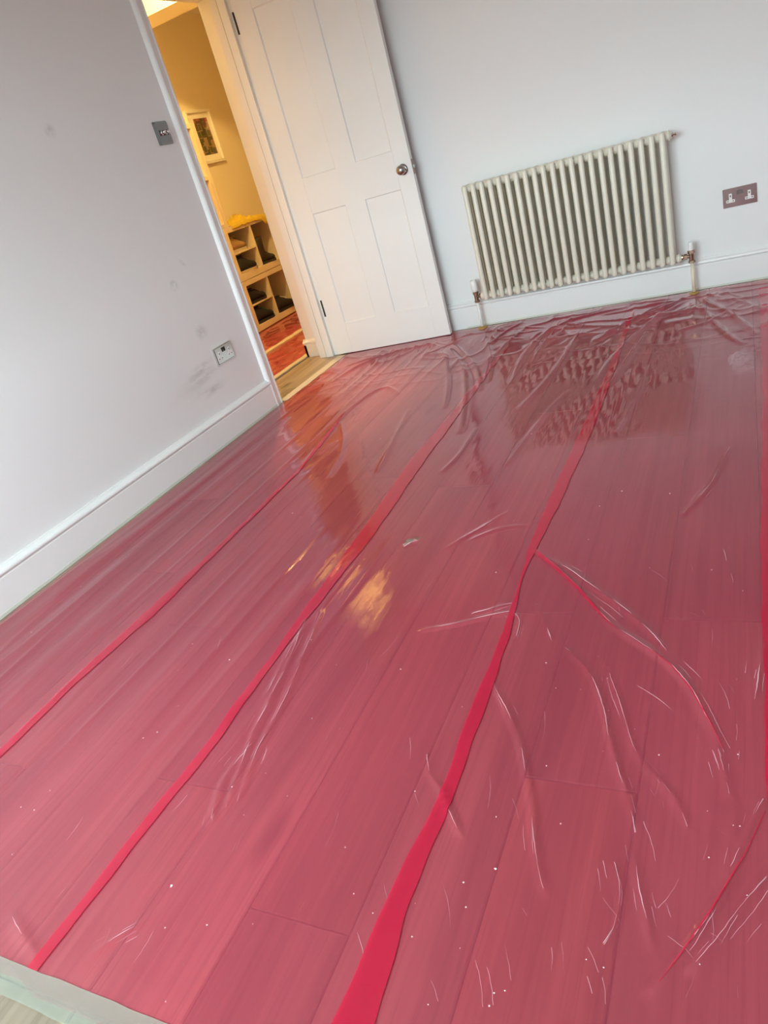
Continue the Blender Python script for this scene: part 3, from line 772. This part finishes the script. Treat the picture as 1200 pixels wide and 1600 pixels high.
# ------------------------------------------------------------------ radiator
NC, PIT, RX0 = 22, .0461, .983
rad = empty('radiator', (RX0 + PIT * (NC - 1) / 2, -.085, 0)); tag(rad, 'cream column radiator with rounded tubes on the far wall', 'radiator')
ZB, ZT, TR = .163, .766, .0134
bm = bmesh.new()
def capsule(bm, x, y, z0, z1, r, n=12):
    pr = [(0, z0)] + [(r * math.sin(a), z0 + r - r * math.cos(a)) for a in (math.pi / 6, math.pi / 3, math.pi / 2)] + \
         [(r * math.cos(a), z1 - r + r * math.sin(a)) for a in (0, math.pi / 6, math.pi / 3)] + [(0, z1)]
    lathe(bm, pr, Matrix.Translation((x, y, 0)), n)
for y in (-.037, 0, .037): capsule(bm, 0, y, ZB + (.004 if y == 0 else 0), ZT - (.004 if y == 0 else 0), TR)
for z in (ZB + .022, ZT - .022):                                   # head and foot that join the three tubes
    cyl(bm, (0, -.037, z), (0, .037, z), .0120, n=12)
    rot = Matrix.Translation((-PIT / 2, 0, z)) @ Matrix.Rotation(math.radians(90), 4, 'Y')
    lathe(bm, [(.0185, 0), (.0205, .0015), (.0205, .018), (.0215, .023), (.0205, .028), (.0205, PIT - .0015), (.0185, PIT)], rot, 18)
sec = obj('section', bm, M['rad'], rad, loc=(-PIT * (NC - 1) / 2, 0, 0), smooth=True)
for k in range(1, NC):
    c = sec.copy(); COL.objects.link(c); c.parent = rad; c.location.x = PIT * (k - (NC - 1) / 2)
half = PIT * NC / 2
def bush(x, sgn, z):
    bm = bmesh.new()
    rot = Matrix.Translation((x, 0, z)) @ Matrix.Rotation(math.radians(90 * sgn), 4, 'Y')
    lathe(bm, [(.0185, -.002), (.0225, 0), (.0225, .007), (.019, .009), (.0165, .010), (.0165, .016), (0, .016)], rot, 20)
    return obj('end_bush', bm, M['rad'], rad, smooth=True)
b = bush(half, 1, ZT - .022)
bm = bmesh.new(); rot = Matrix.Translation((half, 0, ZT - .022)) @ Matrix.Rotation(math.radians(90), 4, 'Y')
lathe(bm, [(.012, .014), (.012, .022), (.007, .023), (.007, .030), (.009, .031), (.009, .036), (0, .037)], rot, 8)
obj('bleed_valve', bm, M['chrome'], b)
bush(-half, -1, ZB + .022); bush(half, 1, ZB + .022)
zv = ZB + .024
def valve(xv, sgn, cap_r, cap_h, cap_top, name, pipe_m, lab, end):
    """xv: local x of the pipe; sgn: +1 when the radiator lies on the +x side"""
    x_end = -half * sgn
    bm = bmesh.new()
    cyl(bm, (xv, 0, zv - .032), (xv, 0, zv + .022), .0115, n=16)
    lathe(bm, [(.0115, 0), (.016, .001), (.016, .012), (.0115, .013)], Matrix.Translation((xv, 0, zv - .034)), 6)
    lathe(bm, [(.0115, 0), (.017, .001), (.017, .014), (.0115, .016)], Matrix.Translation((xv, 0, zv + .012)), 6)
    cyl(bm, (xv, 0, zv), (x_end - .012 * sgn, 0, zv), .0085, n=14)
    lathe(bm, [(.0085, 0), (.0145, .001), (.0145, .014), (.0085, .015)], Matrix.Translation((xv + sgn * .019, 0, zv)) @ Matrix.Rotation(math.radians(90 * sgn), 4, 'Y'), 6)
    lathe(bm, [(.0085, 0), (.0125, .001), (.0125, .008), (.0085, .009)], Matrix.Translation((xv + sgn * .037, 0, zv)) @ Matrix.Rotation(math.radians(90 * sgn), 4, 'Y'), 12)
    bd = obj('valve_body', bm, M['brass'], rad, smooth=False); bd['label'] = lab
    bm = bmesh.new(); lathe(bm, cap_h, Matrix.Translation((xv, 0, zv + .026)), 20)
    cp = obj(name, bm, M['white_plastic'], bd, smooth=True)
    bm = bmesh.new(); cyl(bm, (xv, 0, .0), (xv, 0, zv - .03), .0086, n=14)
    obj('feed_pipe', bm, pipe_m, rad, smooth=True)
    return bd
xl = .914 - rad.location.x; xr = 2.0345 - rad.location.x
valve(xl, 1, .016, [(0, 0), (.0125, 0), (.0165, .006), (.0185, .018), (.0190, .050), (.0165, .062), (.0150, .066), (.0140, .064), (.0105, .060), (0, .060)], .07, 'thermostatic_head', M['pipe_white'], 'bronze valve with a white thermostatic head', -1)
valve(xr, -1, .012, [(0, 0), (.0110, 0), (.0115, .004), (.0115, .036), (.0105, .040), (0, .041)], .04, 'lockshield_cap', M['pipe_cream'], 'bronze lockshield valve with a small white cap', 1)
bm = bmesh.new(); lathe(bm, [(.0076, .014), (.016, .013), (.024, .009), (.027, .003), (.027, 0)], Matrix.Translation((xl, 0, .003)), 18)
obj('pipe_collar', bm, M['collar'], rad, smooth=True)
bm = bmesh.new(); lathe(bm, [(.0076, .010), (.014, .009), (.022, .006), (.024, .002), (.024, 0)], Matrix.Translation((xr, 0, .002)), 18)
obj('pipe_collar', bm, M['collar'], rad, smooth=True)
for x_ in (-.34, .34):      # brackets that hang it on the wall
    for z_ in (ZB + .10, ZT - .10): obj('wall_bracket', NB(x_ - .012, x_ + .012, 0.035, .0845, z_ - .01, z_ + .01), M['rad'], rad)

# ------------------------------------------------------------------ sockets and switch (local: x right, z up, room side -y)
def plate_bm(w, h, th, r, bev=.0012):
    bm = bmesh.new(); pts = []
    for cx_, cz_, a0 in ((w / 2 - r, h / 2 - r, 0), (-w / 2 + r, h / 2 - r, 90), (-w / 2 + r, -h / 2 + r, 180), (w / 2 - r, -h / 2 + r, 270)):
        for k in range(5):
            a = math.radians(a0 + 22.5 * k); pts.append((cx_ + r * math.cos(a), cz_ + r * math.sin(a)))
    back = [bm.verts.new((x, 0, z)) for x, z in pts]; mid = [bm.verts.new((x, -th + bev, z)) for x, z in pts]
    fr = [bm.verts.new((x * (1 - 2 * bev / w), -th, z * (1 - 2 * bev / h))) for x, z in pts]
    n = len(pts)
    for A, B in ((back, mid), (mid, fr)):
        for k in range(n): bm.faces.new((A[k], A[(k + 1) % n], B[(k + 1) % n], B[k]))
    bm.faces.new(fr); bm.faces.new(back[::-1]); return bm
def socket(loc, rz, label, plate_m, insert_m, rocker_m, raised):
    s = empty('wall_socket', loc, rz); tag(s, label, 'socket')
    th = .0055 if not raised else .0095
    if raised:
        obj('rim', plate_bm(.146, .086, th - .0030, .004), plate_m, s)
        obj('shadow_groove', plate_bm(.136, .078, th - .0022, .003), M['black'], s)
        obj('faceplate', plate_bm(.131, .073, th, .003), plate_m, s)
    else:
        obj('faceplate', plate_bm(.146, .086, th, .004), plate_m, s)
    for cx_ in (-.040, .040):
        bm = bmesh.new()                                    # T-shaped insert
        box(bm, cx_ - .0065, cx_ + .0065, -th - .0008, -th + .001, -.012, .019, bev=.0006)
        box(bm, cx_ - .0185, cx_ + .0185, -th - .0008, -th + .001, -.021, -.0085, bev=.0006)
        ins = obj('socket_insert', bm, insert_m, s)
        obj('pin_slot', NB(cx_ - .0022, cx_ + .0022, -th - .0014, -th, .004, .0125), M['black'], ins)
        for dx in (-.0115, .0115):
            obj('pin_slot', NB(cx_ + dx - .0034, cx_ + dx + .0034, -th - .0014, -th, -.0165, -.0130), M['black'], ins)
    for cx_ in (-.0075, .0075):
        bm = bmesh.new(); box(bm, cx_ - .0060, cx_ + .0060, -th - .0032, -th + .001, .009, .030, bev=.0008)
        for v in bm.verts:
            if v.co.y < -th - .001 and v.co.z < .02: v.co.y += .0022
        obj('rocker_switch', bm, rocker_m, s)
    return s
socket((2.2563, 0, .402), 0, 'flat steel double wall socket with white inserts right of the radiator', M['steel'], M['white_plastic'], M['darksteel'], False)
socket((0, -1.2365, .3855), math.radians(90), 'raised chrome double wall socket beside the doorway, above the skirting', M['chrome'], M['white_plastic'], M['black'], True)
ls = empty('light_switch', (0, -1.094, 1.357), math.radians(90)); tag(ls, 'dark steel light switch with two toggles beside the doorway', 'light switch')
obj('backplate', plate_bm(.094, .094, .006, .004), M['darksteel'], ls)
obj('faceplate', plate_bm(.086, .086, .0105, .003), M['darksteel'], ls)
obj('toggle_recess', NB(-.030, .030, -.0112, -.009, -.011, .011, bev=.0006), M['black'], ls)
for cx_ in (-.014, .014):
    mt = Matrix.Translation((cx_, -.010, 0)) @ Matrix.Rotation(math.radians(90), 4, 'X')
    bm = bmesh.new(); lathe(bm, [(0, 0), (.010, 0), (.010, .003), (.006, .004), (.0055, .007), (.0075, .013), (.0065, .019), (0, .021)], mt, 16)
    obj('toggle', bm, M['chrome'], ls, smooth=True)

# ------------------------------------------------------------------ hallway furniture
SX, SDEP = -1.382, .355                 # shelf front and depth
def cube_unit(name, y0, y1, z0, z1, shelf_z, label, group=None):
    """two-bay pigeonhole unit, front at SX; local origin at its foot"""
    u = empty(name, (SX, (y0 + y1) / 2, z0)); tag(u, label, 'shelf', group)
    w, h = (y1 - y0) / 2, z1 - z0
    obj('side_panel', NB(-SDEP, 0, -w, -w + .046, 0, h, bev=.0012), M['shelf'], u)
    obj('side_panel', NB(-SDEP, 0, w - .012, w, 0, h, bev=.0012), M['shelf'], u)
    obj('top_panel', NB(-SDEP, 0, -w + .046, w - .012, h - .040, h, bev=.0012), M['shelf'], u)
    obj('bottom_panel', NB(-SDEP, 0, -w + .046, w - .012, 0, .050, bev=.0012), M['shelf'], u)
    dv = 1.332 - (y0 + y1) / 2 if abs(y0 - .957) < .01 else .017
    obj('divider', NB(-SDEP, -.001, dv - .0075, dv + .0075, .050, h - .040), M['shelf'], u)
    obj('back_panel', NB(-SDEP, -SDEP + .008, -w + .046, w - .012, .050, h - .040), M['shelf'], u)
    if shelf_z: obj('half_shelf', NB(-SDEP + .008, -.004, -w + .046, dv - .0075, shelf_z - .006, shelf_z + .006), M['shelf'], u)
    for fx in (-SDEP + .03, -.03):
        for fy in (-w + .03, w - .03): obj('foot', NB(fx - .012, fx + .012, fy - .012, fy + .012, -.004, 0), M['rubber'], u)
    return u
cube_unit('shoe_shelf', .957, 1.678, .010, .425, .224 - .010, 'pale pigeonhole shoe shelf standing on the hallway floor, black shoes inside')
cube_unit('shoe_shelf', .957, 1.678, .429, .848, .643 - .429, 'pale pigeonhole shoe shelf stacked on top, brown boot and yellow cloth with it')
cube_unit('shoe_shelf', .230, .951, .010, .425, None, 'pale empty pigeonhole shelf hidden beside the shoes, on the floor')
cube_unit('shoe_shelf', .230, .951, .429, .848, None, 'pale empty pigeonhole shelf under the tall bookcase')
tc_ = empty('tall_bookcase', (SX, .66, .849)); tag(tc_, 'tall pale open bookcase standing on the pigeonhole shelves', 'bookcase')
for a, b in ((-.40, -.375), (.340, .388)): obj('side_panel', NB(-.30, 0, a, b, 0, .755, bev=.001), M['shelf'], tc_)
for z_ in (0, .360, .725): obj('shelf_board', NB(-.30, -.002, -.375, .340, z_, z_ + .03, bev=.001), M['shelf'], tc_)
obj('back_panel', NB(-.30, -.292, -.375, .340, .03, .725), M['shelf'], tc_)

# picture
pc = empty('framed_picture', (HX, 1.628, 1.55)); tag(pc, 'white framed dark abstract print on the cream hallway wall', 'picture')
for a in ((-.172, .172, .183, .205), (-.172, .172, -.205, -.183), (-.172, -.152, -.183, .183), (.152, .172, -.183, .183)):
    obj('frame_bar', NB(0, .030, a[0], a[1], a[2], a[3], bev=.0015), M['frame_white'], pc)
obj('mount', NB(.004, .010, -.153, .153, -.184, .184), M['mat'], pc)
obj('print', NB(.010, .011, -.080, .113, -.137, .142), M['art'], pc)

# shoes: lofted along +Y (toe), local origin at the heel of the sole
def shoe(name, loc, rz, mats, label, L=.27, H=.085, Wd=.088, shaft=0.0, extra=None):
    up_m, sole_m, lace_m = mats
    s = empty(name, loc, rz); tag(s, label, 'boot' if shaft else 'shoe')
    T = [0, .06, .18, .34, .50, .66, .82, .94, 1.0]
    hw_ = [.30, .40, .44, .42, .44, .50, .50, .38, .16]
    top = [.80, 1.0, 1.0, .95, .82, .62, .50, .42, .22]
    bm = bmesh.new(); rings = []
    for t_, w_, h_ in zip(T, hw_, top):
        r = []
        for k in range(12):
            a = 2 * math.pi * k / 12; cx_, cz_ = math.cos(a), math.sin(a)
            zz = .016 + (H * h_) * (.5 + .5 * cz_); ww = Wd * w_ * (abs(cx_) ** .7 * (1 if cx_ > 0 else -1)) * (1 - .35 * max(0, cz_) ** 2)
            r.append(bm.verts.new((ww, t_ * L, zz)))
        rings.append(r)
    for a, b in zip(rings, rings[1:]):
        for k in range(12): bm.faces.new((a[k], a[(k + 1) % 12], b[(k + 1) % 12], b[k]))
    bm.faces.new(rings[0]); bm.faces.new(rings[-1][::-1])
    if shaft:
        lathe(bm, [(.0, .05), (.050, .05), (.050, H * .9), (.052, shaft * .7), (.057, shaft), (.052, shaft - .002), (.045, shaft - .06), (0, shaft - .06)], Matrix.Translation((0, L * .22, 0)) @ Matrix.Diagonal((.9, 1.15, 1, 1)), 14)
    up = obj('upper', bm, up_m, s, smooth=True)
    bm = bmesh.new(); A, B = [], []
    for t_, w_ in list(zip(T, hw_)): A.append((Wd * w_ * 1.04, t_ * L * 1.02 - .003))
    loop = A + [(-x, y) for x, y in A[::-1]]
    lo2 = [bm.verts.new((x, y, 0)) for x, y in loop]; hi2 = [bm.verts.new((x, y, .022)) for x, y in loop]; n = len(loop)
    for k in range(n): bm.faces.new((lo2[k], lo2[(k + 1) % n], hi2[(k + 1) % n], hi2[k]))
    bm.faces.new(hi2); bm.faces.new(lo2[::-1]); obj('sole', bm, sole_m, s)
    if not shaft:
        bm = bmesh.new(); lathe(bm, [(.030, 0), (.034, .006), (.030, .012), (.026, .008)], Matrix.Translation((0, L * .20, .016 + H * .93)) @ Matrix.Diagonal((.85, 1.5, 1, 1)), 14)
        obj('collar', bm, up_m, s, smooth=True)
    for k in range(4):
        y = L * (.42 + .075 * k); z = .016 + H * np.interp(.42 + .075 * k, T, top) + .001
        bm = bmesh.new(); cyl(bm, (-.020, y, z - .004), (.020, y + .006, z - .004), .0028, n=6)
        obj('lace', bm, lace_m, up)
    return s
MB_, MT_ = M['leather_black'], M['suede_tan']
zA, zB, zC, zD = .060, .224 - .010 + .010 + .006, .478, .649
shoe('shoe', (-1.455, 1.040, zD), -.06, (MT_, M['suede_beige'], M['rubber']), 'tan shoe on the top half-shelf of the upper pigeonholes', L=.215, H=.105)
shoe('shoe', (-1.440, 1.050, zC), -.10, (MB_, M['suede_beige'], M['suede_beige']), 'black shoe with a beige sole in the bay under the tan shoe', L=.225, H=.12)
shoe('boot', (-1.445, 1.378, zC), -.12, (M['leather_brown'], M['rubber'], MB_), 'dark brown ankle boot standing in the upper right pigeonhole', L=.20, H=.10, Wd=.10, shaft=.225)
shoe('boot', (-1.590, 1.378, zC), -.05, (M['suede_beige'], M['rubber'], M['suede_beige']), 'beige ankle boot behind the dark brown boot', L=.21, H=.11, shaft=.275)
shoe('shoe', (-1.440, 1.035, zB), -.06, (MB_, M['rubber'], MB_), 'black shoe on the half-shelf of the lower pigeonholes', L=.235, H=.10)
shoe('shoe', (-1.435, 1.035, zA), -.05, (MB_, M['rubber'], M['green']), 'black shoe with green laces on the bottom of the lower left bay', L=.255, H=.115)
shoe('shoe', (-1.545, 1.030, zA), -.02, (M['green'], M['rubber'], MB_), 'green shoe tucked behind the black shoe in the lower left bay', L=.20, H=.07)
shoe('shoe', (-1.430, 1.372, zA), -.06, (MB_, M['rubber'], M['lace_white']), 'black trainer with white laces in the lower right bay', L=.265, H=.115)
shoe('shoe', (-1.540, 1.365, zA), -.03, (MB_, M['rubber'], M['lace_white']), 'taller black trainer pushed behind the white-laced trainer', L=.27, H=.16)

# yellow cloth thrown on the shelf
nu, nv = 64, 30
V, Fc = [], []
for i in range(nu):
    for j in range(nv):
        u, v = i / (nu - 1), j / (nv - 1)
        y = 1.085 + u * .565; x = -1.60 + v * .245
        env = .22 + .78 * math.exp(-((u - .46) / .20) ** 2); env *= math.sin(math.pi * min(1, .12 + v * .85)) * min(1, u * 14, (1 - u) * 14)
        if u < .28: env *= .55
        q_ = 1 - 2 * abs(mnoise.noise(Vector((y * 10 + v * 2.5, x * 16 - y * 5, 3.1)))); q2 = mnoise.noise(Vector((y * 26, x * 30, 8.2)))
        z = .8525 + max(0, env) * (.012 + .062 * max(0, q_) ** 2.2 + .018 * abs(q2)) + .002 * abs(q2)
        over = x - (SX + .002)
        if over > 0:
            dr = over * (.4 + 2.2 * math.exp(-((u - .88) / .10) ** 2) + .5 * (q_ + .5))
            z = min(z, .8525) - dr * 1.0; x = SX + .003 + over * .28
        y += .018 * q2; V.append((x, y, z))
for i in range(nu - 1):
    for j in range(nv - 1): Fc.append((i * nv + j, (i + 1) * nv + j, (i + 1) * nv + j + 1, i * nv + j + 1))
o = raw('yellow_cloth', V, Fc, M['cloth'], None, True); tag(o, 'crumpled yellow cloth thrown over the top of the shoe shelf', 'cloth')
sm = o.modifiers.new('thickness', 'SOLIDIFY'); sm.thickness = .003; sm.offset = 1

# hallway lamp: above the picture, the source of the warm light, the edge of shade on the door and the glint on the film
def ceiling_lamp(loc, label, watts, radius):
    lp = empty('ceiling_lamp', loc); tag(lp, label, 'lamp')
    bm = bmesh.new(); lathe(bm, [(0, 0), (.055, 0), (.055, -.010), (.046, -.016), (.040, -.010), (0, -.010)], n=24); obj('lamp_base', bm, M['white_plastic'], lp)
    t = NT('lamp_glow'); em = t.n('ShaderNodeEmission'); em.inputs[0].default_value = (1, .62, .2, 1); em.inputs[1].default_value = 4; t.l(em.outputs[0], t.out.inputs['Surface'])
    bm = bmesh.new(); lathe(bm, [(.038, -.0105), (.034, -.016), (.02, -.019), (0, -.020)], n=20); obj('lamp_diffuser_offscreen', bm, t.m, lp, smooth=True)
    pl = bpy.data.lights.new('hall_lamp_offscreen', 'POINT'); pl.energy = watts; pl.color = (1.0, .64, .20); pl.shadow_soft_size = radius
    po = bpy.data.objects.new('hall_lamp_offscreen', pl); COL.objects.link(po); po.location = (0, 0, -.05); po.parent = lp
ceiling_lamp((-.55, .10, HC), 'small round ceiling lamp in the hallway just outside the doorway', 140, .03)
